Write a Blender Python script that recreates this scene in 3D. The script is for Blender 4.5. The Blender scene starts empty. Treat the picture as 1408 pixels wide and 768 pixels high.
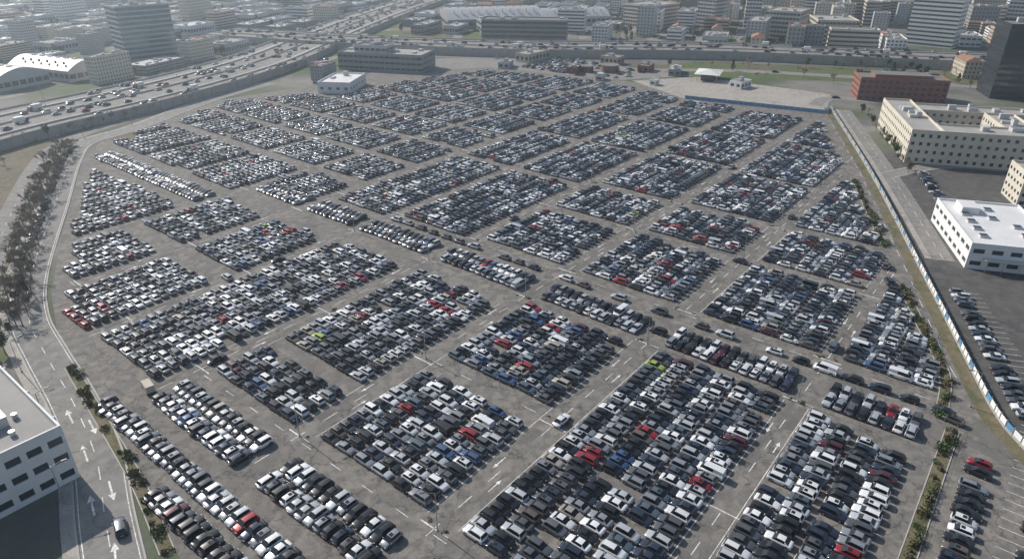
import bpy,bmesh,math,random
from mathutils import Vector,Matrix
R=random.Random(11)
S=bpy.context.scene
COL=bpy.context.collection
# ---------------------------------------------------------------- materials
def newmat(name):
    m=bpy.data.materials.new(name);m.use_nodes=True
    nt=m.node_tree;b=nt.nodes['Principled BSDF'];return m,nt,b
def pmat(name,c,rough=.7,metal=0,var=.18,scale=.3,coat=0,scale2=4.0,spec=.5):
    m,nt,b=newmat(name)
    N=nt.nodes.new;L=nt.links.new
    g=N('ShaderNodeNewGeometry')
    n1=N('ShaderNodeTexNoise');n1.inputs['Scale'].default_value=scale;n1.inputs['Detail'].default_value=5
    n2=N('ShaderNodeTexNoise');n2.inputs['Scale'].default_value=scale2;n2.inputs['Detail'].default_value=3
    L(g.outputs['Position'],n1.inputs['Vector']);L(g.outputs['Position'],n2.inputs['Vector'])
    mx=N('ShaderNodeMath');mx.operation='ADD';L(n1.outputs[0],mx.inputs[0]);L(n2.outputs[0],mx.inputs[1])
    mr=N('ShaderNodeMapRange');L(mx.outputs[0],mr.inputs[0]);mr.inputs[1].default_value=.6;mr.inputs[2].default_value=1.4
    mr.inputs[3].default_value=1-var;mr.inputs[4].default_value=1+var
    v=N('ShaderNodeVectorMath');v.operation='SCALE';v.inputs[0].default_value=c[:3];L(mr.outputs[0],v.inputs['Scale'])
    L(v.outputs[0],b.inputs['Base Color'])
    b.inputs['Roughness'].default_value=rough;b.inputs['Metallic'].default_value=metal
    b.inputs['Coat Weight'].default_value=coat;b.inputs['Specular IOR Level'].default_value=spec
    return m
def groundmat(name,cols,scales,crack=0,crackscale=.25,fine=.12,rough=.9,stain=0):
    m,nt,b=newmat(name);N=nt.nodes.new;L=nt.links.new
    g=N('ShaderNodeNewGeometry');cur=None
    for i,c in enumerate(cols):
        if i==0:
            rgb=N('ShaderNodeRGB');rgb.outputs[0].default_value=(*c,1);cur=rgb.outputs[0];continue
        n=N('ShaderNodeTexNoise');n.inputs['Scale'].default_value=scales[i-1];n.inputs['Detail'].default_value=6;n.inputs['Roughness'].default_value=.6
        mp=N('ShaderNodeMapping');mp.inputs['Location'].default_value=(i*37.3,i*11.7,i*5.1)
        L(g.outputs['Position'],mp.inputs[0]);L(mp.outputs[0],n.inputs['Vector'])
        r=N('ShaderNodeMapRange');r.inputs[1].default_value=.44;r.inputs[2].default_value=.6;L(n.outputs[0],r.inputs[0])
        mix=N('ShaderNodeMix');mix.data_type='RGBA';mix.inputs[7].default_value=(*c,1)
        L(r.outputs[0],mix.inputs[0]);L(cur,mix.inputs[6]);cur=mix.outputs[2]
    n=N('ShaderNodeTexNoise');n.inputs['Scale'].default_value=3.0;n.inputs['Detail'].default_value=6;L(g.outputs['Position'],n.inputs['Vector'])
    r=N('ShaderNodeMapRange');r.inputs[1].default_value=.3;r.inputs[2].default_value=.7;r.inputs[3].default_value=1-fine;r.inputs[4].default_value=1+fine;L(n.outputs[0],r.inputs[0])
    v=N('ShaderNodeVectorMath');v.operation='SCALE';L(cur,v.inputs[0]);L(r.outputs[0],v.inputs['Scale']);cur=v.outputs[0]
    if crack:
        vo=N('ShaderNodeTexVoronoi');vo.feature='DISTANCE_TO_EDGE';vo.inputs['Scale'].default_value=crackscale
        nn=N('ShaderNodeTexNoise');nn.inputs['Scale'].default_value=.5;L(g.outputs['Position'],nn.inputs['Vector'])
        va=N('ShaderNodeVectorMath');va.operation='SCALE';va.inputs['Scale'].default_value=4;L(nn.outputs['Color'],va.inputs[0])
        vb=N('ShaderNodeVectorMath');vb.operation='ADD';L(g.outputs['Position'],vb.inputs[0]);L(va.outputs[0],vb.inputs[1]);L(vb.outputs[0],vo.inputs['Vector'])
        r=N('ShaderNodeMapRange');r.inputs[1].default_value=.0;r.inputs[2].default_value=.022;r.inputs[3].default_value=1-crack;r.inputs[4].default_value=1;L(vo.outputs[0],r.inputs[0])
        v=N('ShaderNodeVectorMath');v.operation='SCALE';L(cur,v.inputs[0]);L(r.outputs[0],v.inputs['Scale']);cur=v.outputs[0]
    if stain:
        n=N('ShaderNodeTexNoise');n.inputs['Scale'].default_value=.9;n.inputs['Detail'].default_value=4;n.inputs['Roughness'].default_value=.7
        mp=N('ShaderNodeMapping');mp.inputs['Location'].default_value=(91,17,3);L(g.outputs['Position'],mp.inputs[0]);L(mp.outputs[0],n.inputs['Vector'])
        r=N('ShaderNodeMapRange');r.inputs[1].default_value=.56;r.inputs[2].default_value=.72;r.inputs[3].default_value=1;r.inputs[4].default_value=1-stain;L(n.outputs[0],r.inputs[0])
        v=N('ShaderNodeVectorMath');v.operation='SCALE';L(cur,v.inputs[0]);L(r.outputs[0],v.inputs['Scale']);cur=v.outputs[0]
    L(cur,b.inputs['Base Color']);b.inputs['Roughness'].default_value=rough;b.inputs['Specular IOR Level'].default_value=.3
    return m
M={}
M['terrain']=groundmat('terrain',[(.16,.152,.14),(.115,.113,.108),(.22,.208,.19),(.075,.10,.042)],[.02,.03,.012],fine=.2)
M['lot']=groundmat('lot_asphalt',[(.205,.192,.172),(.165,.156,.143),(.24,.222,.197),(.15,.142,.13)],[.05,.22,.45],crack=.42,crackscale=.08,fine=.13,stain=.42)
M['patch']=groundmat('asphalt_repair',[(.13,.124,.115),(.16,.151,.14)],[.2],fine=.12,stain=.2)
M['road']=groundmat('road_asphalt',[(.23,.222,.208),(.195,.188,.177),(.265,.253,.233)],[.08,.4],crack=.2,crackscale=.05,fine=.1,stain=.2)
M['dark']=groundmat('fresh_asphalt',[(.095,.092,.088),(.077,.075,.073),(.12,.115,.107)],[.08,.3],crack=.2,crackscale=.1,fine=.12,stain=.3)
M['conc']=groundmat('concrete_paving',[(.34,.32,.285),(.28,.265,.24),(.40,.375,.33)],[.05,.3],crack=.2,crackscale=.15)
M['dirt']=groundmat('dirt',[(.18,.145,.105),(.13,.108,.08),(.10,.105,.055)],[.15,.4],fine=.3)
M['grass']=groundmat('grass',[(.085,.13,.035),(.11,.125,.05),(.065,.11,.03),(.13,.115,.065)],[.1,.3,.05],fine=.3)
M['field']=groundmat('dry_grass',[(.135,.122,.07),(.09,.098,.045),(.175,.145,.095)],[.08,.3],fine=.3)
M['paint']=groundmat('road_paint',[(.8,.8,.77),(.68,.67,.63),(.46,.445,.42)],[.5,1.3],fine=.2,rough=.7)
M['kerb']=pmat('kerb_stone',(.40,.385,.355),.85)
M['concw']=pmat('concrete_wall',(.38,.37,.34),.85,var=.2)
M['white']=pmat('white_render',(.74,.74,.73),.75,var=.1)
M['cream']=pmat('cream_render',(.60,.56,.47),.85,var=.12)
M['beige']=pmat('beige_render',(.50,.45,.37),.85,var=.14)
M['tan']=pmat('tan_render',(.46,.375,.29),.85,var=.14)
M['greyw']=pmat('grey_cladding',(.29,.295,.30),.6,var=.1)
M['lgrey']=pmat('light_grey_cladding',(.48,.485,.485),.6,var=.1)
M['brick']=pmat('red_brick',(.25,.11,.08),.85,var=.2)
M['tiles']=pmat('roof_tiles',(.28,.15,.105),.85,var=.25)
M['black']=pmat('black_cladding',(.03,.032,.036),.35,var=.2)
M['bluem']=pmat('blue_metal',(.10,.27,.46),.5)
M['roofg']=pmat('roof_gravel',(.34,.33,.31),.95,var=.25,scale=.12)
M['roofd']=pmat('roof_felt',(.17,.167,.16),.9,var=.25,scale=.12)
M['roofw']=pmat('roof_membrane_white',(.68,.68,.67),.6,var=.15,scale=.15)
M['roofm']=pmat('roof_sheet_metal',(.42,.425,.43),.5,.2,var=.18,scale=.08)
M['metal']=pmat('galvanised_metal',(.45,.46,.47),.4,.7)
M['dmetal']=pmat('dark_metal',(.09,.09,.09),.5,.5)
M['bark']=pmat('bark',(.19,.155,.12),.95,var=.3)
M['twig']=pmat('twigs',(.24,.19,.145),.95,var=.35)
M['leaf']=pmat('leaves',(.06,.095,.03),.8,var=.45,scale=1.5)
M['dleaf']=pmat('dry_leaves',(.12,.11,.055),.85,var=.4,scale=1.5)
M['evg']=pmat('evergreen_needles',(.04,.065,.03),.8,var=.4,scale=1.5)
m,nt,b=newmat('window_glass');b.inputs['Base Color'].default_value=(.035,.05,.06,1);b.inputs['Roughness'].default_value=.12;b.inputs['Metallic'].default_value=.0;b.inputs['Specular IOR Level'].default_value=.8;M['glass']=m
m,nt,b=newmat('blue_curtain_glass');b.inputs['Base Color'].default_value=(.12,.19,.23,1);b.inputs['Roughness'].default_value=.15;b.inputs['Metallic'].default_value=.5;M['bglass']=m
m,nt,b=newmat('car_paint');N=nt.nodes.new;L=nt.links.new
oi=N('ShaderNodeObjectInfo');tc=N('ShaderNodeTexCoord')
n=N('ShaderNodeTexNoise');n.inputs['Scale'].default_value=1.7;n.inputs['Detail'].default_value=4;L(tc.outputs['Object'],n.inputs['Vector'])
r=N('ShaderNodeMapRange');r.inputs[1].default_value=.45;r.inputs[2].default_value=.75;r.inputs[3].default_value=.0;r.inputs[4].default_value=.10;L(n.outputs[0],r.inputs[0])
mix=N('ShaderNodeMix');mix.data_type='RGBA';mix.inputs[7].default_value=(.16,.145,.12,1);L(r.outputs[0],mix.inputs[0]);L(oi.outputs['Color'],mix.inputs[6])
L(mix.outputs[2],b.inputs['Base Color']);b.inputs['Metallic'].default_value=.2
rr=N('ShaderNodeMapRange');rr.inputs[3].default_value=.22;rr.inputs[4].default_value=.4;L(oi.outputs['Random'],rr.inputs[0]);L(rr.outputs[0],b.inputs['Roughness'])
b.inputs['Coat Weight'].default_value=.6;b.inputs['Coat Roughness'].default_value=.08;M['carpaint']=m
def simple(name,c,rough,metal=0,spec=.5):
    m,nt,b=newmat(name);b.inputs['Base Color'].default_value=(*c,1);b.inputs['Roughness'].default_value=rough;b.inputs['Metallic'].default_value=metal;b.inputs['Specular IOR Level'].default_value=spec;return m
M['carglass']=simple('car_glass',(.012,.015,.018),.08,0,.6)
M['tyre']=simple('tyre_rubber',(.015,.015,.015),.85)
M['rim']=simple('wheel_rim',(.4,.4,.41),.35,.8)
M['head']=simple('headlamp_lens',(.6,.62,.63),.15)
M['tail']=simple('tail_lamp',(.3,.012,.01),.25)
M['trim']=simple('black_plastic',(.02,.02,.02),.6)
M['plate']=simple('number_plate',(.65,.65,.6),.5)
# ---------------------------------------------------------------- mesh builder
class MB:
    def __init__(s): s.v=[];s.f=[];s.m=[];s.mats=[];s.sm=[]
    def mi(s,k):
        if k not in s.mats: s.mats.append(k)
        return s.mats.index(k)
    def face(s,pts,k,smooth=False):
        i=len(s.v);s.v+= [tuple(p) for p in pts];s.f.append(tuple(range(i,i+len(pts))));s.m.append(s.mi(k));s.sm.append(smooth)
    def box(s,x0,x1,y0,y1,z0,z1,k,top=None,bottom=False):
        P=[(x0,y0),(x1,y0),(x1,y1),(x0,y1)]
        for i in range(4):
            a=P[i];c=P[(i+1)%4];s.face([(a[0],a[1],z0),(c[0],c[1],z0),(c[0],c[1],z1),(a[0],a[1],z1)],k)
        s.face([(p[0],p[1],z1) for p in P],top or k)
        if bottom:s.face([(p[0],p[1],z0) for p in P[::-1]],k)
    def cyl(s,p0,p1,r0,r1,n,k,caps=True,smooth=True):
        p0=Vector(p0);p1=Vector(p1);d=(p1-p0).normalized()
        u=d.orthogonal().normalized();w=d.cross(u)
        A=[p0+(u*math.cos(t)+w*math.sin(t))*r0 for t in [2*math.pi*i/n for i in range(n)]]
        B=[p1+(u*math.cos(t)+w*math.sin(t))*r1 for t in [2*math.pi*i/n for i in range(n)]]
        for i in range(n):
            j=(i+1)%n;s.face([A[i],A[j],B[j],B[i]],k,smooth)
        if caps:s.face(B,k);s.face(A[::-1],k)
    def mesh(s,name):
        me=bpy.data.meshes.new(name);me.from_pydata(s.v,[],s.f)
        for k in s.mats: me.materials.append(M[k])
        me.polygons.foreach_set('material_index',s.m)
        me.polygons.foreach_set('use_smooth',s.sm)
        me.update();return me
    def obj(s,name,loc=(0,0,0),rot=0):
        return place(name,s.mesh(name),loc,rot)
def place(name,me,loc=(0,0,0),rot=0,color=None,scale=None):
    o=bpy.data.objects.new(name,me);COL.objects.link(o);o.location=loc;o.rotation_euler=(0,0,rot)
    if color:o.color=(*color,1)
    if scale:o.scale=scale
    return o
def sheet(name,pts,z,k):
    b=MB();b.face([(x,y,z) for x,y in pts],k);return b.obj(name)
def smooth(pts,n=6):
    out=[];P=[pts[0]]+list(pts)+[pts[-1]]
    for i in range(1,len(P)-2):
        p0,p1,p2,p3=[Vector(q[:2]) for q in P[i-1:i+3]]
        for j in range(n):
            t=j/n
            out.append(.5*((2*p1)+(p2-p0)*t+(2*p0-5*p1+4*p2-p3)*t*t+(3*p1-p0-3*p2+p3)*t**3))
    out.append(Vector(P[-1][:2]));return out
def normals(L):
    ns=[]
    for i in range(len(L)):
        d=(L[min(i+1,len(L)-1)]-L[max(i-1,0)]).normalized();ns.append(Vector((-d.y,d.x)))
    return ns
def ribbon(b,L,o0,o1,z,k):
    n=normals(L)
    for i in range(len(L)-1):
        a=L[i]+n[i]*o0;c=L[i+1]+n[i+1]*o0;d=L[i+1]+n[i+1]*o1;e=L[i]+n[i]*o1
        b.face([(a.x,a.y,z),(c.x,c.y,z),(d.x,d.y,z),(e.x,e.y,z)],k)
def wallrib(b,L,o0,o1,z0,z1,k):
    n=normals(L)
    for i in range(len(L)-1):
        a=L[i]+n[i]*o0;c=L[i+1]+n[i+1]*o0;d=L[i+1]+n[i+1]*o1;e=L[i]+n[i]*o1
        b.face([(a.x,a.y,z1),(c.x,c.y,z1),(d.x,d.y,z1),(e.x,e.y,z1)],k)
        b.face([(a.x,a.y,z0),(c.x,c.y,z0),(c.x,c.y,z1),(a.x,a.y,z1)],k)
        b.face([(e.x,e.y,z0),(d.x,d.y,z0),(d.x,d.y,z1),(e.x,e.y,z1)],k)
    for i in (0,len(L)-1):
        a=L[i]+n[i]*o0;e=L[i]+n[i]*o1
        b.face([(a.x,a.y,z0),(e.x,e.y,z0),(e.x,e.y,z1),(a.x,a.y,z1)],k)
def resample(L,step):
    out=[L[0].copy()];acc=0
    for i in range(len(L)-1):
        a,c=L[i],L[i+1];d=(c-a).length;t=step-acc
        while t<=d:
            out.append(a.lerp(c,t/d));t+=step
        acc=(acc+d)%step
    return out
def dashes(b,L,off,w,dash,gap,z,k):
    L=resample(L,1.0);n=normals(L);i=0;st=int(dash);g=int(gap)
    while i+st<len(L):
        for j in range(i,i+st):
            a=L[j]+n[j]*(off-w/2);c=L[j+1]+n[j+1]*(off-w/2);d=L[j+1]+n[j+1]*(off+w/2);e=L[j]+n[j]*(off+w/2)
            b.face([(a.x,a.y,z),(c.x,c.y,z),(d.x,d.y,z),(e.x,e.y,z)],k)
        i+=st+g
# ---------------------------------------------------------------- ground
b=MB()
b.face([(-4000,-4000,0),(6000,-4000,0),(6000,6000,0),(-4000,6000,0)],'terrain');b.obj('ground')
LOT=[(0,-3.5),(142,-3.5),(150,-7),(404,101),(396,228),(376,322),(305,366),(255,372),(201,380),(128,352),(104,318),(66,240),(49,202),(41,176),(37,150),(26,88),(16,60),(8,20)]
sheet('parking_lot_asphalt',LOT,.02,'lot')
# ---------------------------------------------------------------- cars
def make_car(kind):
    P=dict(
     sedan=(4.6,1.80,.82,1.42,[(-1.75,.92),(-1.05,1.40),(.25,1.42),(1.05,.93)],.95,.80),
     hatchback=(4.0,1.74,.86,1.48,[(-1.88,.98),(-1.45,1.44),(.35,1.48),(1.15,.96)],.98,.84),
     wagon=(4.7,1.82,.84,1.46,[(-2.22,.96),(-1.85,1.42),(.25,1.46),(1.08,.94)],.96,.82),
     suv=(4.5,1.86,.95,1.66,[(-2.12,1.08),(-1.78,1.62),(.35,1.66),(1.05,1.08)],1.06,.98),
     van=(5.2,1.95,1.05,2.0,[(-2.55,1.2),(-2.50,1.95),(1.25,2.0),(2.0,1.16)],1.2,1.08))[kind]
    Lg,W,_,H,gh,belt,hood=P
    h=Lg/2;w=W/2
    bm=bmesh.new();mats=['carpaint','carglass','tyre','rim','head','tail','trim','plate']
    xr,xf=gh[0][0],gh[3][0]
    st=[(-h,.86*w,.62 if kind!='van' else .9,.36),(-h+.06,.93*w,gh[0][1]-.04,.28),(-h+.35,.99*w,gh[0][1]-.01,.22),(xr,w,gh[0][1],.2),(0,w,belt,.2),(xf,w,gh[3][1],.2),(h-.55,.97*w,hood*.5+gh[3][1]*.42,.22),(h-.14,.9*w,hood-.07,.26),(h,.8*w,.58,.34)]
    st.sort(key=lambda s:s[0])
    rings=[]
    for x,hw,zt,zb in st:
        zm=zb+(zt-zb)*.55
        pr=[(x,-hw*.9,zb),(x,-hw,zb+.1),(x,-hw*1.0,zm),(x,-hw*.93,zt-.03),(x,-hw*.80,zt),(x,0,zt+.03),(x,hw*.80,zt),(x,hw*.93,zt-.03),(x,hw,zm),(x,hw,zb+.1),(x,hw*.9,zb)]
        rings.append([bm.verts.new(p) for p in pr])
    for i in range(len(rings)-1):
        for j in range(10):
            f=bm.faces.new([rings[i][j],rings[i][j+1],rings[i+1][j+1],rings[i+1][j]]);f.smooth=True
    for r in(rings[0],rings[-1]):
        f=bm.faces.new(r);f.material_index=0
    wb=.86*w;wt=.68*w if kind!='van' else .8*w
    R0,F0=gh[0][0],gh[3][0];R1,F1=gh[1][0],gh[2][0];zR=gh[1][1];zF=gh[2][1]
    mid=(R1+F1)/2
    base={x:belt-.03 for x in (R0,R1,mid,F1,F0)};base[R0]=gh[0][1]-.02;base[F0]=gh[3][1]-.02
    def quad(pts,mi,inset=0.0,nmi=0):
        vs=[bm.verts.new(p) for p in pts];f=bm.faces.new(vs)
        if inset:
            f.material_index=nmi
            r=bmesh.ops.inset_individual(bm,faces=[f],thickness=inset,depth=-.012)
            f.material_index=mi
        else:f.material_index=mi
        return f
    for s in(-1,1):
        o=lambda l:l if s<0 else l[::-1]
        quad(o([(R0,s*wb,base[R0]),(R1,s*wb,base[R1]),(R1,s*wt,zR)]),0)
        a=mid
        if kind=='van':
            quad(o([(R1,s*wb,base[R1]),(a,s*wb,base[a]),(a,s*wt,(zR+zF)/2),(R1,s*wt,zR)]),0)
        else:
            quad(o([(R1,s*wb,base[R1]),(a,s*wb,base[a]),(a,s*wt,(zR+zF)/2),(R1,s*wt,zR)]),1,.05)
        quad(o([(a,s*wb,base[a]),(F1,s*wb,base[F1]),(F1,s*wt,zF),(a,s*wt,(zR+zF)/2)]),1,.05)
        quad(o([(F1,s*wb,base[F1]),(F0,s*wb,base[F0]),(F1,s*wt,zF)]),1,.035)
    quad([(F0,-wb,base[F0]),(F0,wb,base[F0]),(F1,wt,zF),(F1,-wt,zF)],1,.06)
    quad([(R0,wb,base[R0]),(R0,-wb,base[R0]),(R1,-wt,zR),(R1,wt,zR)],1 if kind!='van' else 0,.06 if kind!='van' else 0)
    ny=4;nx=4;g=[]
    for i in range(nx+1):
        x=R1+(F1-R1)*i/nx;z=zR+(zF-zR)*i/nx+.035*math.sin(math.pi*i/nx)
        g.append([bm.verts.new((x,-wt+2*wt*j/ny,z+.045*math.sin(math.pi*j/ny))) for j in range(ny+1)])
    for i in range(nx):
        for j in range(ny):
            f=bm.faces.new([g[i][j],g[i+1][j],g[i+1][j+1],g[i][j+1]]);f.smooth=True
    def bx(x0,x1,y0,y1,z0,z1,mi):
        v=[bm.verts.new((x,y,z)) for x in(x0,x1) for y in(y0,y1) for z in(z0,z1)]
        for q in((0,1,3,2),(4,6,7,5),(0,4,5,1),(2,3,7,6),(1,5,7,3),(0,2,6,4)):
            f=bm.faces.new([v[i] for i in q]);f.material_index=mi
    for s in(-1,1):
        y0,y1=sorted((s*.50*w,s*.86*w))
        bx(h-.2,h-.02,y0,y1,hood-.27,hood-.14,4)
        y0,y1=sorted((s*.55*w,s*.90*w));zt_=.62 if kind!='van' else .95
        bx(-h-.015,-h+.12,y0,y1,zt_-.02,zt_+.14,5)
        y0,y1=sorted((s*(w-.02),s*(w+.16)))
        bx(xf-.35,xf-.18,y0,y1,gh[3][1]-.02,gh[3][1]+.12,0)
        y0,y1=sorted((s*(w-.05),s*(w+.012)))
        bx(-h*.62+.3,h*.62-.3,y0,y1,.2,.3,6)
    bx(h-.02,h+.02,-.45*w,.45*w,.42,.56,6);bx(h+.02,h+.03,-.26,.26,.36,.47,7)
    bx(-h-.03,-h-.01,-.26,.26,.5,.61,7);bx(-h-.02,-h+.05,-.8*w,.8*w,.34,.44,6)
    if kind in('suv','wagon'):
        for s in(-1,1):
            y0,y1=sorted((s*(wt-.05),s*(wt-.01)));bx(R1+.2,F1-.1,y0,y1,zF+.02,zF+.06,6)
    if kind=='hatchback':
        bx(F1-.75,F1-.12,-wt*.6,wt*.6,zF+.045,zF+.07,1)
    rw=.33 if kind not in('suv','van') else .36
    for sx in(-1,1):
        for s in(-1,1):
            cx=sx*h*.60;n=12
            for (ra,ya,yb,mi) in((rw+.06,w-.1,w+.008,6),(rw,w-.2,w+.02,2),(rw*.6,w-.1,w+.03,3)):
                A=[bm.verts.new((cx+ra*math.cos(2*math.pi*i/n),s*ya,rw+ra*math.sin(2*math.pi*i/n))) for i in range(n)]
                B=[bm.verts.new((cx+ra*math.cos(2*math.pi*i/n),s*yb,rw+ra*math.sin(2*math.pi*i/n))) for i in range(n)]
                for i in range(n):
                    f=bm.faces.new([A[i],A[(i+1)%n],B[(i+1)%n],B[i]]);f.material_index=mi
                f=bm.faces.new(B);f.material_index=mi
    for v in bm.verts:
        if v.co.z<0:v.co.z=0.0
    me=bpy.data.meshes.new('car_'+kind);bm.to_mesh(me);bm.free()
    for k in mats: me.materials.append(M[k])
    return me
CARS={k:make_car(k) for k in('sedan','hatchback','wagon','suv','van')}
def make_truck(bodyk):
    b=MB()
    b.box(-3.2,1.4,-1.15,1.15,.95,3.1,bodyk,'roofw' if bodyk=='white' else bodyk,True)
    b.box(-3.1,2.6,-.5,.5,.5,.95,'dmetal')
    pr=[(1.5,.45),(3.15,.45),(3.2,1.25),(2.85,2.25),(1.5,2.3)]
    for s in(-1,1): b.face([(x,s*1.05,z) for x,z in pr],'carpaint')
    for i in range(5):
        a=pr[i];c=pr[(i+1)%5];b.face([(a[0],-1.05,a[1]),(a[0],1.05,a[1]),(c[0],1.05,c[1]),(c[0],-1.05,c[1])],'carpaint')
    b.face([(3.2,-.95,1.33),(3.2,.95,1.33),(2.9,.9,2.15),(2.9,-.9,2.15)],'carglass')
    for s in(-1,1): b.face([(1.9,s*1.06,1.3),(3.0,s*1.06,1.3),(2.75,s*1.06,2.1),(1.9,s*1.06,2.1)],'carglass')
    for x in(-2.2,2.3):
        for s in(-1,1): b.cyl((x,s*.8,.45),(x,s*1.12,.45),.45,.45,12,'tyre');b.cyl((x,s*1.12,.45),(x,s*1.14,.45),.24,.24,10,'rim')
    return b.mesh('box_truck')
TRUCK=make_truck('white');TRUCK2=make_truck('beige')
PAL=[((.76,.77,.77),19),((.46,.48,.50),13),((.23,.245,.265),12),((.09,.095,.105),14),((.016,.017,.02),23),((.024,.035,.06),10),((.05,.10,.22),2),((.28,.012,.02),2.1),((.36,.33,.28),2),((.11,.09,.08),1.5),((.08,.11,.14),3),((.42,.06,.02),.1),((.33,.4,.06),.08),((.08,.015,.028),1.2)]
PC=[p[0] for p in PAL];PW=[p[1] for p in PAL]
KW=[('sedan',30),('hatchback',28),('wagon',12),('suv',28),('van',1.3)]
def colr(bias):
    c=R.choices(PC,[w*(2.6 if i==bias else 1) for i,w in enumerate(PW)])[0]
    j=R.uniform(.85,1.15);return tuple(min(1,x*j) for x in c)
NC=0
def car(x,y,rot,kind=None,color=None,z=.02,name='parked_car',bias=-1):
    global NC;NC+=1
    k=kind or R.choices([q[0] for q in KW],[q[1] for q in KW])[0]
    s=R.uniform(.97,1.02)
    if k=='van' and not color: color=R.choice([PC[0],PC[0],PC[0],PC[1],PC[4]])
    place(name if k!='van' else ('parked_van' if name=='parked_car' else 'van'),CARS[k],(x,y,z),rot,color or colr(bias),(s,s,s*R.uniform(.97,1.04)))
def inside(x,y,P):
    c=False;n=len(P)
    for i in range(n):
        x1,y1=P[i];x2,y2=P[(i+1)%n]
        if (y1>y)!=(y2>y) and x<(x2-x1)*(y-y1)/(y2-y1)+x1:c=not c
    return c
CARPOLY=[(27,4),(27,88),(36.5,140),(39,157),(43,176),(52,201),(68,236),(106,313),(127,342),(165,352),(201,369),(250,349),(300,332),(365,318),(386,224),(366,163),(378,99),(334,80.5),(160,5.5),(150,4)]
HALL=(244,292,332,362)
def ok(x,y):
    if HALL[0]<x<HALL[1] and HALL[2]<y<HALL[3]:return False
    return inside(x,y,CARPOLY)
ROWD=4.95
def block(a0,a1,b0,b1,mode='B',miss=.012,sp=2.2):
    if mode=='B':
        n=max(1,round((b1-b0)/ROWD));d=(b1-b0)/n
        for i in range(n):
            y=b0+(i+.5)*d+(.2 if i%2==0 else -.2)
            if n%2 and i==n-1:y=b0+(i+.5)*d
            face=0 if i%2==0 else math.pi
            x=a0+1.2+R.uniform(-.2,.2);bias=-1;end=a1-1+R.uniform(-.9,.5)
            while x<end:
                if R.random()<.06:bias=R.randrange(6)
                if R.random()<.08:bias=-1
                if R.random()>miss and ok(x,y):
                    fl=math.pi if R.random()<.1 else 0
                    car(x+R.uniform(-.05,.05),y+R.gauss(0,.08),math.pi/2+face+fl+R.gauss(0,.013),bias=bias)
                x+=sp+R.uniform(-.06,.1)
                if R.random()<.006:x+=2.2
    else:
        n=max(1,round((a1-a0)/4.95));d=(a1-a0)/n
        for i in range(n):
            x=a0+(i+.5)*d;face=0 if i%2==0 else math.pi;y=b0+1.2+R.uniform(-.2,.2);bias=-1
            while y<b1-1:
                if R.random()<.06:bias=R.randrange(6)
                if R.random()>miss and ok(x,y):
                    car(x+R.gauss(0,.1),y+R.uniform(-.05,.05),face+(math.pi if R.random()<.1 else 0)+R.gauss(0,.013),bias=bias)
                y+=sp+.06+R.uniform(-.06,.1)
C1=(3.5,23);C2=(28.5,58);C3=(65.5,96);C4=(102.5,132.5);C5=(139.5,167.5);C6=(173.5,198.5);C7=(205,231)
block(46,127,*C1)
block(58,128,*C2)
block(58,88,*C3);block(94.5,127,*C3)
block(57,71,*C4);block(75,122,*C4)
block(47,121,*C5)
block(46,81,*C6);block(88,119,*C6)
block(54,82,*C7);block(88,119,*C7)
block(42.5,52,64,95,'A');block(42.5,52,101,133,'A');block(27.5,39.5,72,156,'A')
block(42.5,52,30,58,'A')
for (y0,y1) in((3.5,22),(28.5,58.5),(66,97),(103,135),(140.5,170),(175.5,200),(205,232)):
    block(130.5,139.5,y0,y1,'A')
y=1
while y<170:
    if R.random()<.72 and not(60<y<64 or 98<y<102):
        car(144+R.uniform(-.2,.2),y,math.pi/2+R.gauss(0,.03),kind='van' if R.random()<.1 else None)
    y+=5.6+R.uniform(-.2,.9)
block(151,199,4,23.5)
block(150.5,186,*C2);block(151,185,*C3);block(151,183,*C4);block(148,210,*C5);block(144,210,*C6)
block(191,219,*C2);block(190,217,*C3);block(189,215,*C4)
block(224,288,29,59.5);block(222,263,*C3);block(266.5,318,*C3);block(322,372,*C3)
block(220,268,*C4);block(271.5,317,*C4);block(320,368,*C4)
for c in(C5,C6): 
    block(214.5,262,*c);block(266,314,*c);block(319,352,*c);block(356,384,*c)
block(67,105,237,318)
block(109.5,119,237,322,'A')
for c in((206,233),(238.5,268),(273.5,303),(308.5,338),(342.5,370)):
    for (x0,x1) in((125,158),(163.5,187),(192,216),(220.5,245),(249.5,277),(281.5,309),(313.5,342),(346.5,380)):
        if c[0]==206 and x0==125:x0=136
        block(x0,x1,*c,miss=.03)
for (x,y,r) in((135,62,1.6),(155,26,0),(92,61,0),(186,62,1.57),(231,62,.1),(210,27,0),(240,36,0),(60,136,.05),(146,235,1.6),(100,170.5,0),(142,-1,1.4),(72,26,3.1),(270,100,0),(170,136,0),(84,172,1.5),(200,24,.4)):
    car(x,y,r)
b=MB()
def line(x0,y0,x1,y1,w=.17,z=.034,k='paint'):
    d=Vector((x1-x0,y1-y0)).normalized();n=Vector((-d.y,d.x))*w/2
    b.face([(x0+n.x,y0+n.y,z),(x0-n.x,y0-n.y,z),(x1-n.x,y1-n.y,z),(x1+n.x,y1+n.y,z)],k)
def arrow(x,y,ang,s=1,z=.046):
    c,sn=math.cos(ang),math.sin(ang)
    T=lambda px,py:(x+(px*c-py*sn)*s,y+(px*sn+py*c)*s,z)
    b.face([T(-2.4,-.14),T(.8,-.14),T(.8,.14),T(-2.4,.14)],'paint');b.face([T(.8,-.55),T(2.4,0),T(.8,.55)],'paint')
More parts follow.
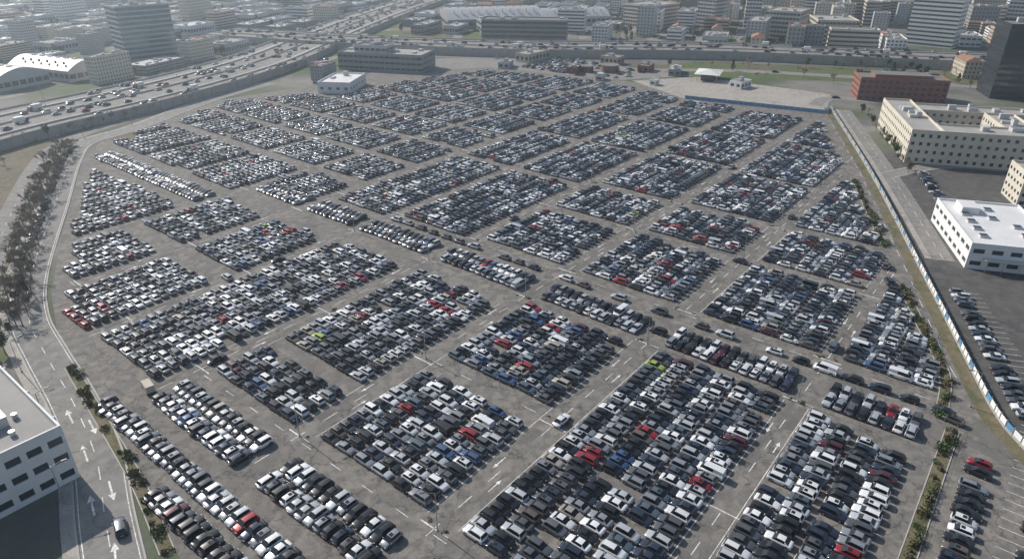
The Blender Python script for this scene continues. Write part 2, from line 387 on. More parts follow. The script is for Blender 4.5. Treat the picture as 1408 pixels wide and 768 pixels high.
for yc in(25.8,61.8,99.2,136,170.5,201.8,235.5,271):
    x=46 if yc<200 else 60
    while x<330:
        if inside(x,yc,CARPOLY) and R.random()<.85: line(x,yc,x+3.4,yc)
        x+=8
    for xe in(56,90,129,149,188,219):
        if inside(xe,yc,CARPOLY):line(xe,yc-3.2,xe,yc+3.2,.28)
    for xe in(70,112,165,205,240):
        if inside(xe,yc,CARPOLY):
            arrow(xe,yc-1.6,0,.8);arrow(xe+5,yc+1.6,math.pi,.8)
for xc in(55,91.3,147.5,188,219.3,264.5,319,161,247,280):
    y=4
    while y<330:
        if inside(xc,y,CARPOLY) and not(xc==91.3 and not 62<y<100) and not (xc==161 and y<205) and R.random()<.75: line(xc,y,xc,y+3,.15)
        y+=9
for (x0,x1,ys) in((46,128,(23.2,28.3)),(58,128,(58.3,65.2)),(58,122,(96.3,102.2,132.8,139.2)),(151,185,(28.2,58.3,65.2,96.2,102.2)),(144,210,(167.8,173.2)),(190,218,(28.2,58.3,65.2,96.2)),(222,318,(64.9,96.4,102.2,132.9))):
    for yy in ys: line(x0,yy,x1,yy,.14,.032)
b.obj('parking_lot_markings')
b=MB()
for _ in range(130):
    if R.random()<.6: x=R.uniform(40,330);y=R.choice([25.8,61.8,99.2,136,170.5,201.8,235.5])+R.uniform(-1.6,1.6);w=R.uniform(1.5,9);d=R.uniform(.6,2)
    else: x=R.choice([55,147.5,188,219.3,264.5,125])+R.uniform(-1.2,1.2);y=R.uniform(5,300);w=R.uniform(.7,2);d=R.uniform(1.5,8)
    if inside(x,y,CARPOLY):
        j=lambda:R.uniform(-.15,.15)
        z=.0245+_*.00004
        b.face([(x-w/2+j(),y-d/2+j(),z),(x+w/2+j(),y-d/2+j(),z),(x+w/2+j(),y+d/2+j(),z),(x-w/2+j(),y+d/2+j(),z)],'patch')
b.obj('asphalt_repairs')
# ---------------------------------------------------------------- left road
lr=smooth([(2,40),(14,80),(22,106),(28,124),(32.5,146),(36,170),(40,192),(50,219),(76,272),(101,323),(118,348),(146,357),(200,384),(250,398)])
b=MB();ribbon(b,lr,-4.2,4.2,.03,'road');b.obj('road')
b=MB();wallrib(b,lr,-4.6,-4.25,0,.15,'kerb');wallrib(b,lr,4.25,4.6,0,.15,'kerb');b.obj('kerb')
b=MB();ribbon(b,lr,4.6,6.6,.12,'conc');b.obj('pavement')
b=MB();dashes(b,lr,0,.18,4,5,.042,'paint');dashes(b,lr,3.8,.16,6,0,.042,'paint');dashes(b,lr,-3.8,.16,6,0,.042,'paint')
arrow(22.3,112,1.3,1.2);arrow(26,113,1.3+math.pi,1.2);arrow(27.2,127,1.35,1.2);arrow(31.5,134,1.4+math.pi,1.2);arrow(20,98,1.2,1.2);arrow(30,141,1.4,1.2)
b.obj('road_markings')
lr2=smooth([(10,170),(30,205),(50,247),(65,279),(95,336),(117,361),(150,376),(250,410)])
b=MB();ribbon(b,lr2,-4,4,.026,'road');dashes(b,lr2,0,.15,3,6,.036,'paint');b.obj('service_road')
sheet('verge',[(40,210),(64,250),(92,312),(110,345),(104,342),(70,279),(46,234),(30,205)],.016,'dirt')
sheet('dry_verge',[(-60,210),(8,176),(28,212),(60,278),(90,335),(112,360),(90,372),(20,345),(-80,310)],.012,'dirt')
sheet('grass_verge',[(24.5,118),(27,132),(29,150),(26.5,160),(24.6,160),(24.6,118)],.016,'grass')
sheet('grass',[(-10,168),(30,175),(34,195),(28,200),(-20,190)],.016,'grass')
sheet('dirt_patch',[(128,335),(150,342),(160,352),(140,350),(126,346)],.03,'dirt')
pts=smooth([(25.5,92),(30,112),(34.4,140),(37.5,160)])
b=MB();ribbon(b,pts,-1,1,.05,'field');wallrib(b,pts,1.0,1.2,0,.13,'kerb');wallrib(b,pts,-1.2,-1.0,0,.13,'kerb');b.obj('planting_strip')
LR=resample(lr,6.0);nn=normals(LR)
for i in range(len(LR)-1):
    d=LR[i+1]-LR[i];a=math.atan2(d.y,d.x)
    if 195<LR[i].y<345 and R.random()<.7: p=LR[i]+nn[i]*3.0;car(p.x,p.y,a,z=.03)
    if 60<LR[i].y<195 and R.random()<.05: p=LR[i]-nn[i]*2.0;car(p.x,p.y,a,z=.03,name='car')
# ---------------------------------------------------------------- fence road right side
fd=Vector((.9183,.3959)).normalized();fn=Vector((-fd.y,fd.x))
F=[Vector((404,100)),Vector((298,53)),Vector((210,17)),Vector((164,-1.5)),Vector((150,-7.5)),Vector((143,-12)),Vector((134,-20)),Vector((126,-32))]
b=MB();Fs=smooth([tuple(p) for p in F],8);Fs=resample(Fs,2.5)
wallrib(b,Fs,-.12,.12,0,.6,'concw')
for i in range(len(Fs)-1):
    a,c=Fs[i],Fs[i+1]
    k='lgrey' if a.x>225 else 'white'
    b.face([(a.x,a.y,.6),(c.x,c.y,.6),(c.x,c.y,1.9),(a.x,a.y,1.9)],k if (i*7)%9>1 else 'bluem')
    b.box(a.x-.12,a.x+.12,a.y-.12,a.y+.12,0,2.1,'concw')
b.obj('perimeter_fence')
b=MB();ribbon(b,Fs,-3.2,-.3,.05,'field');b.obj('verge')
rr=[Vector((396,104.5)),Vector((298,61)),Vector((210,25)),Vector((164,7)),Vector((150,0))]
b=MB();dashes(b,rr,3.5,.16,5,6,.033,'paint');b.obj('road_markings')
# public road outside the fence
orr=smooth([(404,92),(300,45.5),(226,14.5)],6)
sheet('asphalt_yard',[(126,-33),(134,-21),(143,-13),(164,-2.6),(214,17),(240,28),(330,64),(345,30),(300,-60),(120,-90)],.014,'dark')
b=MB();ribbon(b,orr,-3.4,3.0,.024,'road');b.obj('access_road')
b=MB();dashes(b,orr,0,.15,4,5,.034,'paint');b.obj('road_markings')
b=MB();wallrib(b,orr,-3.6,-3.42,0,.13,'kerb');ribbon(b,orr,-5.2,-3.6,.115,'conc');b.obj('pavement')
def hedge_strip(pts,w):
    b=MB();L=smooth(pts,5);ribbon(b,L,-w/2,w/2,.08,'field');wallrib(b,L,w/2,w/2+.2,0,.14,'kerb');wallrib(b,L,-w/2-.2,-w/2,0,.14,'kerb');b.obj('planting_strip');return L
h1=hedge_strip([(142,1.2),(160,3.4),(180,12),(200,20.5)],2.0)
h2=hedge_strip([(226,31),(250,41),(284,55)],1.8)
h3=hedge_strip([(50,-1.5),(100,-1.5),(139,-1.5)],2.2)
sheet('asphalt_yard',[(-20,-3.6),(139,-3.6),(146,-8),(140,-14),(132,-24),(120,-60),(-20,-60)],.015,'lot')
def rowline(p0,p1,off,ang,sp=2.5,prob=.95):
    p0=Vector(p0);p1=Vector(p1);d=(p1-p0);Ln=d.length;d.normalize();nrm=Vector((-d.y,d.x));t=0
    while t<Ln:
        if R.random()<prob:
            p=p0+d*t+nrm*off;car(p.x,p.y,math.atan2(d.y,d.x)+ang+R.gauss(0,.03)+(math.pi if R.random()<.3 else 0),z=.025)
        t+=sp+R.uniform(-.1,.15)
rowline((152,-10),(206,11),-2.8,math.pi/2);rowline((160,-19),(200,-4),-6,math.pi/2,prob=.8);rowline((160,-19),(196,-6),-12,math.pi/2,prob=.8)
rowline((60,-5.6),(132,-5.6),-1.6,math.pi/2);rowline((90,-12),(126,-12),-5,math.pi/2,prob=.7)
rowline((222,-26),(232,-48),0,math.pi/2,prob=.9);rowline((262,27),(310,46),-9,math.pi/2,prob=.6)
b=MB()
for t in range(0,22):
    p=Vector((156,-14))+fd*t*2.6; q=p-fn*5; line(p.x,p.y,q.x,q.y,.12,.03)
for k in range(26): line(90+k*2.6,-12,90+k*2.6,-17,.12,.03)
b.obj('bay_markings')
# ---------------------------------------------------------------- highways
def highway(name,pts,carr,z,lanes_w=3.6):
    L=smooth(pts,8);b=MB();lo=min(c[0] for c in carr)-1.5;hi=max(c[1] for c in carr)+1.5
    ribbon(b,L,lo,hi,z-.02,'concw')
    n=normals(L)
    for o in(lo,hi):
        for i in range(len(L)-1):
            a=L[i]+n[i]*o;c=L[i+1]+n[i+1]*o
            b.face([(a.x,a.y,0),(c.x,c.y,0),(c.x,c.y,z),(a.x,a.y,z)],'concw')
    wallrib(b,L,lo,lo+.3,z,z+.9,'concw');wallrib(b,L,hi-.3,hi,z,z+.9,'concw')
    for c0,c1 in carr:
        ribbon(b,L,c0,c1,z+.02,'road')
        nl=max(1,round((c1-c0-1)/lanes_w));dashes(b,L,c0+.4,.2,8,0,z+.045,'paint');dashes(b,L,c1-.4,.2,8,0,z+.045,'paint')
        for j in range(1,nl): dashes(b,L,c0+.5+(c1-c0-1)*j/nl,.2,4,7,z+.045,'paint')
        wallrib(b,L,c1+.05,c1+.35,z,z+.8,'kerb') if len(carr)>1 else None
    # pilasters of the retaining wall
    LP=resample(L,7.0);n=normals(LP)
    for i,p in enumerate(LP):
        q=p+n[i]*(lo-.25);b.box(q.x-.3,q.x+.3,q.y-.3,q.y+.3,0,z+.4,'kerb')
    b.obj(name)
    LL=resample(L,9.0);n=normals(LL)
    for i in range(len(LL)-1):
        for ci,(c0,c1) in enumerate(carr):
            nl=max(1,round((c1-c0-1)/lanes_w))
            for j in range(nl):
                if R.random()<.3:
                    o=c0+.5+(c1-c0-1)*(j+.5)/nl;d=LL[i+1]-LL[i];a=math.atan2(d.y,d.x)+(math.pi if ci%2 else 0);p=LL[i]+n[i]*o+d*R.uniform(-.3,.3)
                    if R.random()<.07: place('box_truck',TRUCK,(p.x,p.y,z+.02),a,colr(-1))
                    else: car(p.x,p.y,a,z=z+.02,name='car')
    return L
HWP=[(-80,330),(20,362),(98,394),(180,412),(270,445),(360,500),(450,556),(560,620),(720,705),(1100,900)]
highway('highway',HWP,[(-12,2),(4,18),(24,31),(-24,-17)],4.0)
HBP=[(330,600),(361,504),(395,420),(440,335),(495,262),(530,205),(560,135),(606,32),(680,-150)]
highway('highway_bridge',HBP,[(-16,-2),(2,16),(19,25)],5.5)
def ramp(pts,w=8,z=.05): 
    b=MB();L=smooth(pts,8);ribbon(b,L,-w/2,w/2,z,'road');dashes(b,L,w/2-.5,.18,8,0,z+.02,'paint');dashes(b,L,-w/2+.5,.18,8,0,z+.02,'paint');b.obj('slip_road')
    LL=resample(L,14);
    for i in range(len(LL)-1):
        if R.random()<.35:d=LL[i+1]-LL[i];car(LL[i].x,LL[i].y,math.atan2(d.y,d.x),z=z,name='car')
sheet('grass',[(388,470),(440,380),(490,430),(560,520),(540,590),(470,550)],.012,'grass')
sheet('grass',[(560,240),(585,245),(650,110),(700,0),(660,-60),(610,90)],.012,'grass')
sheet('grass',[(440,250),(492,215),(530,140),(570,30),(530,20),(480,120),(440,190)],.013,'grass')
ramp([(400,480),(430,440),(470,440),(490,480),(470,520),(430,520),(405,490),(400,440)],8,.05);ramp([(430,380),(480,380),(540,430),(600,500),(680,620)],8,.08)
ramp([(430,240),(470,190),(500,120),(520,40),(560,-60)],10)
ramp([(560,300),(600,290),(640,240),(700,120),(760,0)],9)
ramp([(300,425),(330,440),(360,430),(400,360),(420,300),(440,255)],9,.1)
ramp([(404,108),(430,105),(440,60),(450,0),(470,-60)],9,.06)
ramp([(299,48),(330,30),(345,-10),(360,-60)],7,.04)
sheet('plaza_paving',[(390,98),(440,110),(438,195),(400,222),(374,172)],.03,'conc')
b=MB()
for i in range(5):
    x=392+i*9
    for k in range(28):
        y=112+k*2.8
        if inside(x+4,y,[(390,98),(440,110),(438,195),(400,222),(374,172)]):line(x,y,x+4.6,y,.12,.045)
b.obj('bay_markings')
b=MB()
P0=Vector((374,172));P1=Vector((389,97));Lp=resample([P0,P1,Vector((404,101))],3)
for i in range(len(Lp)-1):
    a,c=Lp[i],Lp[i+1];b.face([(a.x,a.y,0.1),(c.x,c.y,.1),(c.x,c.y,2.0),(a.x,a.y,2.0)],'bluem');b.box(a.x-.1,a.x+.1,a.y-.1,a.y+.1,0,2.2,'metal')
b.obj('blue_fence')
sheet('service_yard_paving',[(376,325),(398,228),(440,198),(440,330),(350,400),(305,370)],.017,'road')
for i in range(9):
    for k in range(14):
        if R.random()<.6: car(394+i*5.2+R.uniform(-.2,.2),272+k*2.6,R.choice([0,math.pi])+R.gauss(0,.03))
for _ in range(22): car(R.uniform(392,438),R.uniform(228,265),R.choice([0.3,1.87])+R.gauss(0,.1))
# ---------------------------------------------------------------- buildings
def facade(b,p0,p1,z0,z1,nb,nf,fw,fh,dep,kw,kg,sill=.5):
    p0=Vector(p0);p1=Vector(p1);d=p1-p0;Ln=d.length;d.normalize();nrm=Vector((d.y,-d.x))
    P=lambda u,z,o=0:((p0+d*u+nrm*o).x,(p0+d*u+nrm*o).y,z)
    cw=Ln/nb;ch=(z1-z0)/nf
    for j in range(nf):
        for i in range(nb):
            u0=i*cw;u1=u0+cw;a=z0+j*ch;c=a+ch
            gw=cw*fw;gh=ch*fh;x0=u0+(cw-gw)/2;x1=x0+gw;y0=a+(ch-gh)*sill;y1=y0+gh
            b.face([P(u0,a),P(u1,a),P(u1,y0),P(u0,y0)],kw);b.face([P(u0,y1),P(u1,y1),P(u1,c),P(u0,c)],kw)
            if fw<.995:
                b.face([P(u0,y0),P(x0,y0),P(x0,y1),P(u0,y1)],kw);b.face([P(x1,y0),P(u1,y0),P(u1,y1),P(x1,y1)],kw)
                b.face([P(x0,y0),P(x0,y0,-dep),P(x0,y1,-dep),P(x0,y1)],kw);b.face([P(x1,y0,-dep),P(x1,y0),P(x1,y1),P(x1,y1,-dep)],kw)
            b.face([P(x0,y0),P(x1,y0),P(x1,y0,-dep),P(x0,y0,-dep)],kw);b.face([P(x0,y1,-dep),P(x1,y1,-dep),P(x1,y1),P(x0,y1)],kw)
            b.face([P(x0,y0,-dep),P(x1,y0,-dep),P(x1,y1,-dep),P(x0,y1,-dep)],kg)
def offset(poly,d):
    n=len(poly);out=[]
    for i in range(n):
        a=Vector(poly[i-1]);c=Vector(poly[i]);e=Vector(poly[(i+1)%n])
        d1=(c-a).normalized();d2=(e-c).normalized();n1=Vector((-d1.y,d1.x));n2=Vector((-d2.y,d2.x))
        m=(n1+n2);m=m/max(.2,m.dot(n1));out.append(c+m*d)
    return out
def building(poly,h,nf,bay,kw,kg='glass',kr='roofg',fw=.45,fh=.45,dep=.15,par=.8,units=4,z0=0,b=None,rnd=None,unit_k='lgrey'):
    b=b or MB();rnd=rnd or R;n=len(poly);z=z0
    for i in range(n):
        a=poly[i];c=poly[(i+1)%n];Ln=(Vector(c)-Vector(a)).length
        facade(b,a,c,z,z0+h,max(1,round(Ln/bay)),nf,fw,fh,dep,kw,kg)
        b.face([(a[0],a[1],z0+h),(c[0],c[1],z0+h),(c[0],c[1],z0+h+par),(a[0],a[1],z0+h+par)],kw)
    I=offset(poly,.35)
    for i in range(n):
        j=(i+1)%n;a=poly[i];c=poly[j]
        b.face([(a[0],a[1],z0+h+par),(c[0],c[1],z0+h+par),(I[j].x,I[j].y,z0+h+par),(I[i].x,I[i].y,z0+h+par)],kw)
        b.face([(I[j].x,I[j].y,z0+h),(I[i].x,I[i].y,z0+h),(I[i].x,I[i].y,z0+h+par),(I[j].x,I[j].y,z0+h+par)],kw)
    b.face([(p.x,p.y,z0+h) for p in I],kr)
    xs=[p[0] for p in poly];ys=[p[1] for p in poly];cnt=0;tr=0
    Q=[(p.x,p.y) for p in offset(poly,2.8)]
    while cnt<units and tr<60:
        tr+=1;x=rnd.uniform(min(xs),max(xs));y=rnd.uniform(min(ys),max(ys));s=rnd.uniform(.8,2.2);s2=rnd.uniform(.8,2.2)
        if inside(x,y,Q):
            b.box(x-s,x+s,y-s2,y+s2,z0+h,z0+h+rnd.uniform(.8,2.6),unit_k,rnd.choice(['metal','roofg','lgrey']));cnt+=1
    return b
def rect(w,d): return [(-w/2,-d/2),(w/2,-d/2),(w/2,d/2),(-w/2,d/2)]
b=building([(-22,121),(24,121),(24,161),(-22,161)],11,3,3.2,'white',kr='roofg',fw=.7,fh=.42,dep=.25,par=1.0,units=9)
for i in range(3):
    b.box(24.003,24.25,124+i*12,124.5+i*12,0,12.2,'lgrey')
b.box(5,15,140,150,11,14,'white','roofg')
for (x,y) in((18,126),(20,131),(17,156),(12,125)): b.cyl((x,y,11),(x,y,12),.5,.5,10,'metal')
for k in range(9): b.box(12,12.15,122+k*4,125.5+k*4,11.02,11.25,'roofd')
b.obj('white_office_building')
def local(name,b,loc,rot): return b.obj(name,(loc[0],loc[1],0),rot)
ra=math.atan2(fd.y,fd.x)
b=building([(0,-24),(38,-24),(38,0),(0,0)],7.6,2,4.8,'white',kr='roofw',fw=.62,fh=.36,dep=.2,par=.6,units=0)
for (x,y) in((6,-6),(12,-6),(18,-6),(24,-6),(9,-18),(16,-18),(30,-14),(22,-13)):
    b.box(x,x+2.2,y,y+2.2,7.6,8.3,'lgrey','glass')
b.box(26,33,-9,-4,7.6,9.8,'white','roofw');b.box(-2.2,-.003,-22,-4,3.6,3.9,'lgrey',bottom=True)
for k in range(5): b.cyl((-2,-21.5+k*4.2,0),(-2,-21.5+k*4.2,3.6),.1,.1,6,'metal')
local('white_showroom_building',b,(224,9),ra)
b=building([(0,-12),(60,-12),(60,0),(0,0)],13.5,4,3.2,'cream',fw=.42,fh=.42,units=6)
building([(0.0,-66),(14,-66),(14,-12.01),(0,-12.01)],13.5,4,3.2,'cream',fw=.42,fh=.42,units=6,b=b)
building([(14.01,-50),(40,-50),(40,-38),(14.01,-38)],13.5,4,3.2,'cream',fw=.42,fh=.42,units=3,b=b)
building([(46,-66),(60,-66),(60,-12.01),(46,-12.01)],12,4,3.2,'cream',fw=.42,fh=.42,units=5,b=b)
local('cream_apartment_complex',b,(323,46),ra)
b=building([(0,-50),(15,-50),(15,0),(0,0)],12,4,3.2,'cream',fw=.5,fh=.42,units=4);local('cream_office_building',b,(292,3),ra)
b=building([(0,-46),(20,-46),(20,0),(0,0)],12,4,3.6,'brick',kr='roofd',fw=.55,fh=.42,units=4);b.box(4,16,-38,-8,12,14,'brick','roofd');local('brick_office_building',b,(434,94),ra+.03)
b=building([(0,-30),(24,-30),(24,0),(0,0)],40,12,2.6,'black',kr='roofd',fw=.9,fh=.6,dep=.1,units=3);local('black_office_tower',b,(486,35),ra)
b=building([(0,-36),(18,-36),(18,0),(0,0)],42,13,3,'white',fw=.98,fh=.42,units=3);local('white_office_tower',b,(676,120),-.1)
for (x,y,h,k,w) in((670,290,40,'lgrey',24),(700,262,40,'white',18),(780,345,44,'lgrey',22),(850,250,40,'white',22),(905,330,46,'greyw',24),(930,120,42,'lgrey',22),(860,60,38,'lgrey',20),(640,170,20,'beige',40),(660,215,22,'cream',36),(650,345,20,'cream',44)):
    b=building(rect(w,w*.8),h,int(h/3.3),3,k,fw=.85,fh=.5,units=3);b.obj('office_tower' if h>30 else 'office_block',(x,y,0),R.uniform(-.3,.6))
b=building(rect(38,22),37,11,2.6,'lgrey',kg='bglass',fw=.98,fh=.66,dep=.1,units=6);b.obj('glass_office_tower',(248,556,0),-.1)
b=building(rect(72,22),18,5,3,'greyw',kg='glass',fw=.96,fh=.6,units=8,kr='roofd');b.obj('grey_office_building',(488,378,0),-1.02)
b=building([(0,0),(62,0),(62,26),(0,26)],11,3,4,'greyw',fw=.9,fh=.4,units=14,kr='roofg')
building([(6,26.01),(44,26.01),(44,42),(6,42)],8,2,4,'lgrey',fw=.8,fh=.4,units=6,b=b,kr='roofd')
building([(10,6),(34,6),(34,20),(10,20)],4,1,4,'lgrey',z0=11,fw=.8,fh=.4,units=3,b=b,kr='roofd');b.obj('grey_service_building',(307,402,0),-1.15)
b=building(rect(30,20),6,1,5,'white',fw=.4,fh=.25,units=2,kr='roofw');b.obj('white_hall',(268,349,0),.55)
def arched(w,l,h0,rise,k,kr,n=14):
    b=MB();prev=None
    for i in range(n+1):
        t=i/n;x=-w/2+w*t;z=h0+rise*math.sin(math.pi*t)
        if prev:
            b.face([(prev[0],-l/2,prev[1]),(x,-l/2,z),(x,l/2,z),(prev[0],l/2,prev[1])][::-1],kr,True)
            for s in(-1,1):b.face([(prev[0],s*l/2,h0),(x,s*l/2,h0),(x,s*l/2,z),(prev[0],s*l/2,prev[1])],k)
        prev=(x,z)
    P=rect(w,l)
    for i in range(4):
        Ln=(Vector(P[(i+1)%4])-Vector(P[i])).length;facade(b,P[i],P[(i+1)%4],0,h0,max(1,round(Ln/5)),1,.8,.4,.2,k,'glass')
    for i in range(1,int(l/8)):
        y=-l/2+i*8
        b.box(-1.2,1.2,y,y+2.5,h0+rise-.1,h0+rise+.5,'lgrey','glass')
        b.box(-w*.36,-w*.3,y,y+.25,h0+rise*.6,h0+rise*.95,'dmetal')
    return b
for (x,y,w,l,r) in((135,548,34,90,.25),(175,530,26,60,.25),(95,520,30,80,.25)):
    arched(w,l,7,5,'lgrey','roofm').obj('arched_warehouse',(x,y,0),r)
arched(62,96,8,8,'greyw','roofm').obj('exhibition_hall',(560,478,0),.9)
arched(46,70,8,6,'lgrey','roofm').obj('exhibition_hall',(618,420,0),.9)
b=building(rect(50,40),10,2,4,'greyw',fw=.9,fh=.4,units=10,kr='roofg');b.obj('exhibition_annex',(520,430,0),.9)
b=MB();b.cyl((0,0,0),(0,0,4.2),6,6,20,'brick');b.cyl((0,0,4.2),(0,0,4.6),6.4,6.4,20,'roofd');b.box(-1,1,-6.2,-5.6,0,2.3,'glass');b.obj('round_brick_kiosk',(418,250,0))
b=MB();b.cyl((0,0,0),(0,0,3.6),4.5,4.5,20,'brick');b.cyl((0,0,3.6),(0,0,4),4.8,4.8,20,'roofd');b.box(-1,1,-4.7,-4.1,0,2.3,'glass');b.obj('round_brick_kiosk',(408,262,0))
b=MB()
for sx in(-1,1):
    for sy in(-1,1):b.cyl((sx*9,sy*6,0),(sx*9,sy*6,4.5),.2,.2,8,'metal')
for q in(((-11,-8),(11,-8)),((11,-8),(11,8)),((11,8),(-11,8)),((-11,8),(-11,-8))):
    b.face([(*q[0],4.5),(*q[1],4.5),(0,0,6.5)],'roofw')
b.box(-7,7,-4,4,0,3.2,'glass');b.obj('canopy_pavilion',(436,186,0),.3)
for (x,y,w,d,h,k) in((425,160,12,8,4,'white'),(440,212,20,8,4,'greyw'),(400,268,10,8,4,'brick'),(386,316,14,8,4,'lgrey'),(420,318,26,12,6,'beige'),(436,232,12,8,4,'brick'),(390,240,8,5,3,'lgrey'),(398,205,6,4,3,'white'),(446,265,10,14,5,'tan')):
    building(rect(w,d),h,1,4,k,fw=.6,fh=.4,units=2,par=.4).obj('utility_building',(x,y,0),R.uniform(-.2,.5))
stock={'apt':[],'wh':[],'house':[]}
rr_=random.Random(5)
for i in range(16):
    k=['cream','beige','white','lgrey','lgrey','cream','beige','white','white','cream','tan','lgrey','greyw','cream','white','tan'][i];fl=rr_.randint(4,7);w=rr_.uniform(22,40);d=rr_.uniform(12,16)
    P=rect(w,d)
    if i%3==0: P=[(-w/2,-d/2),(w/2,-d/2),(w/2,d/2+12),(w/2-d,d/2+12),(w/2-d,d/2),(-w/2,d/2)]
    if i in(3,11): P=rect(w*.6,d*1.2);fl+=3
    b=building(P,fl*3.0+1,fl,3.1,k,fw=rr_.choice([.4,.5,.6,.97]),fh=.45,kr=rr_.choice(['roofg','roofd','roofg','tiles']),units=rr_.randint(3,7),rnd=rr_)
    stock['apt'].append(b.mesh('apartment_building'))
for i in range(7):
    w=rr_.uniform(32,62);d=rr_.uniform(20,34);h=rr_.uniform(8,14)
    b=building(rect(w,d),h,rr_.choice([1,2,3]),5,rr_.choice(['white','lgrey','greyw','lgrey']),fw=.8,fh=.34,kr=rr_.choice(['roofw','roofg','roofm','roofd','roofm']),units=rr_.randint(6,14),rnd=rr_)
    stock['wh'].append(b.mesh('warehouse'))
for i in range(4):
    w=rr_.uniform(16,34);d=rr_.uniform(10,13);h=rr_.choice([7,10,13]);b=MB();P=rect(w,d)
    k=rr_.choice(['cream','beige','white','tan'])
    for j in range(4): facade(b,P[j],P[(j+1)%4],0,h,max(1,round((Vector(P[(j+1)%4])-Vector(P[j])).length/3.2)),int(h/3),.4,.45,.12,k,'glass')
    e=.6;rz=h+3.2
    b.face([(-w/2-e,-d/2-e,h),(w/2+e,-d/2-e,h),(w/2-3,0,rz),(-w/2+3,0,rz)],'tiles');b.face([(w/2+e,d/2+e,h),(-w/2-e,d/2+e,h),(-w/2+3,0,rz),(w/2-3,0,rz)],'tiles')
    b.face([(w/2+e,-d/2-e,h),(w/2+e,d/2+e,h),(w/2-3,0,rz)],'tiles');b.face([(-w/2-e,d/2+e,h),(-w/2-e,-d/2-e,h),(-w/2+3,0,rz)],'tiles')
    b.box(w*.2,w*.2+.8,.6,1.4,h+1,rz+1,'brick');stock['house'].append(b.mesh('tiled_house'))
# trees
def twigtree(seed,h=8):
    r=random.Random(seed);b=MB()
    def br(p,d,L,rad,lv):
        q=p+d*L;b.cyl(p,q,rad,rad*.6,4 if lv else 6,'bark',False)
        if lv>=3:
            for _ in range(6):
                o=q-d*L*r.random();e=Vector((r.gauss(0,1),r.gauss(0,1),r.gauss(.3,1))).normalized()
                s=e.orthogonal()*.035;t=o+e*r.uniform(.4,.9);b.face([o-s,o+s,t],'twig')
            return
        for _ in range(4 if lv else 5):
            e=(d+Vector((r.gauss(0,.6),r.gauss(0,.6),r.gauss(.1,.3)))).normalized()
            br(p+d*L*r.uniform(.55,1),e,L*r.uniform(.5,.75),rad*.5,lv+1)
    br(Vector((0,0,0)),Vector((0,0,1)),h*.35,.17,0);return b.mesh('bare_tree')
def leaftree(seed,h,k,shape):
    r=random.Random(seed);b=MB();b.cyl((0,0,0),(0,0,h*.5),.2,.1,6,'bark')
    lobes=[]
    for i in range(12):
        t=r.random()
        if shape=='cone': z=h*(.2+.75*t);rad=(1-t)*h*.22+.3;lobes.append((Vector((r.gauss(0,.15),r.gauss(0,.15),z)),rad))
        else:
            a=r.uniform(0,6.28);q=r.uniform(0,h*.24);c=Vector((math.cos(a)*q,math.sin(a)*q,h*r.uniform(.42,.85)));lobes.append((c,h*r.uniform(.1,.2)))
            b.cyl((0,0,h*.35),c,.08,.03,4,'bark',False)
    for c,rad in lobes:
        for _ in range(70):
            d=Vector((r.gauss(0,1),r.gauss(0,1),r.gauss(0,1))).normalized();p=c+d*rad*r.uniform(.6,1.1)
            u=Vector((r.gauss(0,1),r.gauss(0,1),r.gauss(0,1))).normalized();w=u.orthogonal();s=r.uniform(.16,.34)
            b.face([p-u*s,p+w*s*.7,p+u*s,p-w*s*.7],k)
    return b.mesh('tree')
BARE=[twigtree(i,8+i) for i in range(3)]
LEAF=[leaftree(20,8,'leaf','r'),leaftree(21,7,'dleaf','r'),leaftree(22,9,'evg','cone')]
def tree(x,y,kind=None,s=1):
    kind=kind or R.choice(['b','b','l'])
    if kind=='b': place('bare_tree',R.choice(BARE),(x,y,0),R.uniform(0,6),scale=(s,s,s*R.uniform(.85,1.15)))
    else: 
        i=R.choice([0,0,1,2]);place(['broadleaf_tree','broadleaf_tree','conifer_tree'][i],LEAF[i],(x,y,0),R.uniform(0,6),scale=(s,s,s*R.uniform(.85,1.15)))
def shrub(seed,k):
    r=random.Random(seed);b=MB()
    for _ in range(5):
        c=Vector((r.uniform(-.7,.7),r.uniform(-.7,.7),r.uniform(.3,.7)))
        for _ in range(36):
            d=Vector((r.gauss(0,1),r.gauss(0,1),r.gauss(0,1))).normalized();p=c+d*r.uniform(.3,.6);p.z=max(.03,p.z)
            u=Vector((r.gauss(0,1),r.gauss(0,1),r.gauss(0,1))).normalized();w=u.orthogonal();s=r.uniform(.08,.17);b.face([p-u*s,p+w*s,p+u*s,p-w*s],k)
    return b.mesh('shrub')
SHR=[shrub(1,'leaf'),shrub(2,'dleaf'),shrub(3,'dleaf')]
def shrubs(L,sp,w,pr=.8):
    LL=resample(L,sp);n=normals(LL)
    for i,p in enumerate(LL):
        if R.random()<pr:q=p+n[i]*R.uniform(-w,w);s=R.uniform(.6,1.3);place('shrub',R.choice(SHR),(q.x,q.y,.05),R.uniform(0,6),scale=(s,s,s))
shrubs(h1,1.5,.7);shrubs(h2,1.5,.6);shrubs(h3,1.5,.7,.7);shrubs(pts,1.6,.7,.6)
sm=smooth([(34,190),(40,206),(48,226),(58,248),(74,283),(98,330),(112,349)])
for off in(-3.2,-.6,2.0):
    LL=resample(sm,4.6);n=normals(LL)
    for i,p in enumerate(LL):
        q=p+n[i]*(off+R.uniform(-1.3,1.3)-1);tree(q.x,q.y,'b' if R.random()<.97 else 'l',R.uniform(.6,1.0))
shrubs(sm,1.5,4,.7)
for _ in range(46): tree(R.uniform(-10,31),R.uniform(170,215),None,R.uniform(.5,.9))
for _ in range(70):
    t=R.random();tree(20+70*t+R.uniform(-24,-8),215+125*t+R.uniform(-6,14),'b' if R.random()<.9 else 'l',R.uniform(.5,.9))
LL=resample([Vector(p) for p in((60,352),(98,372),(170,388),(260,420),(300,428))],6)
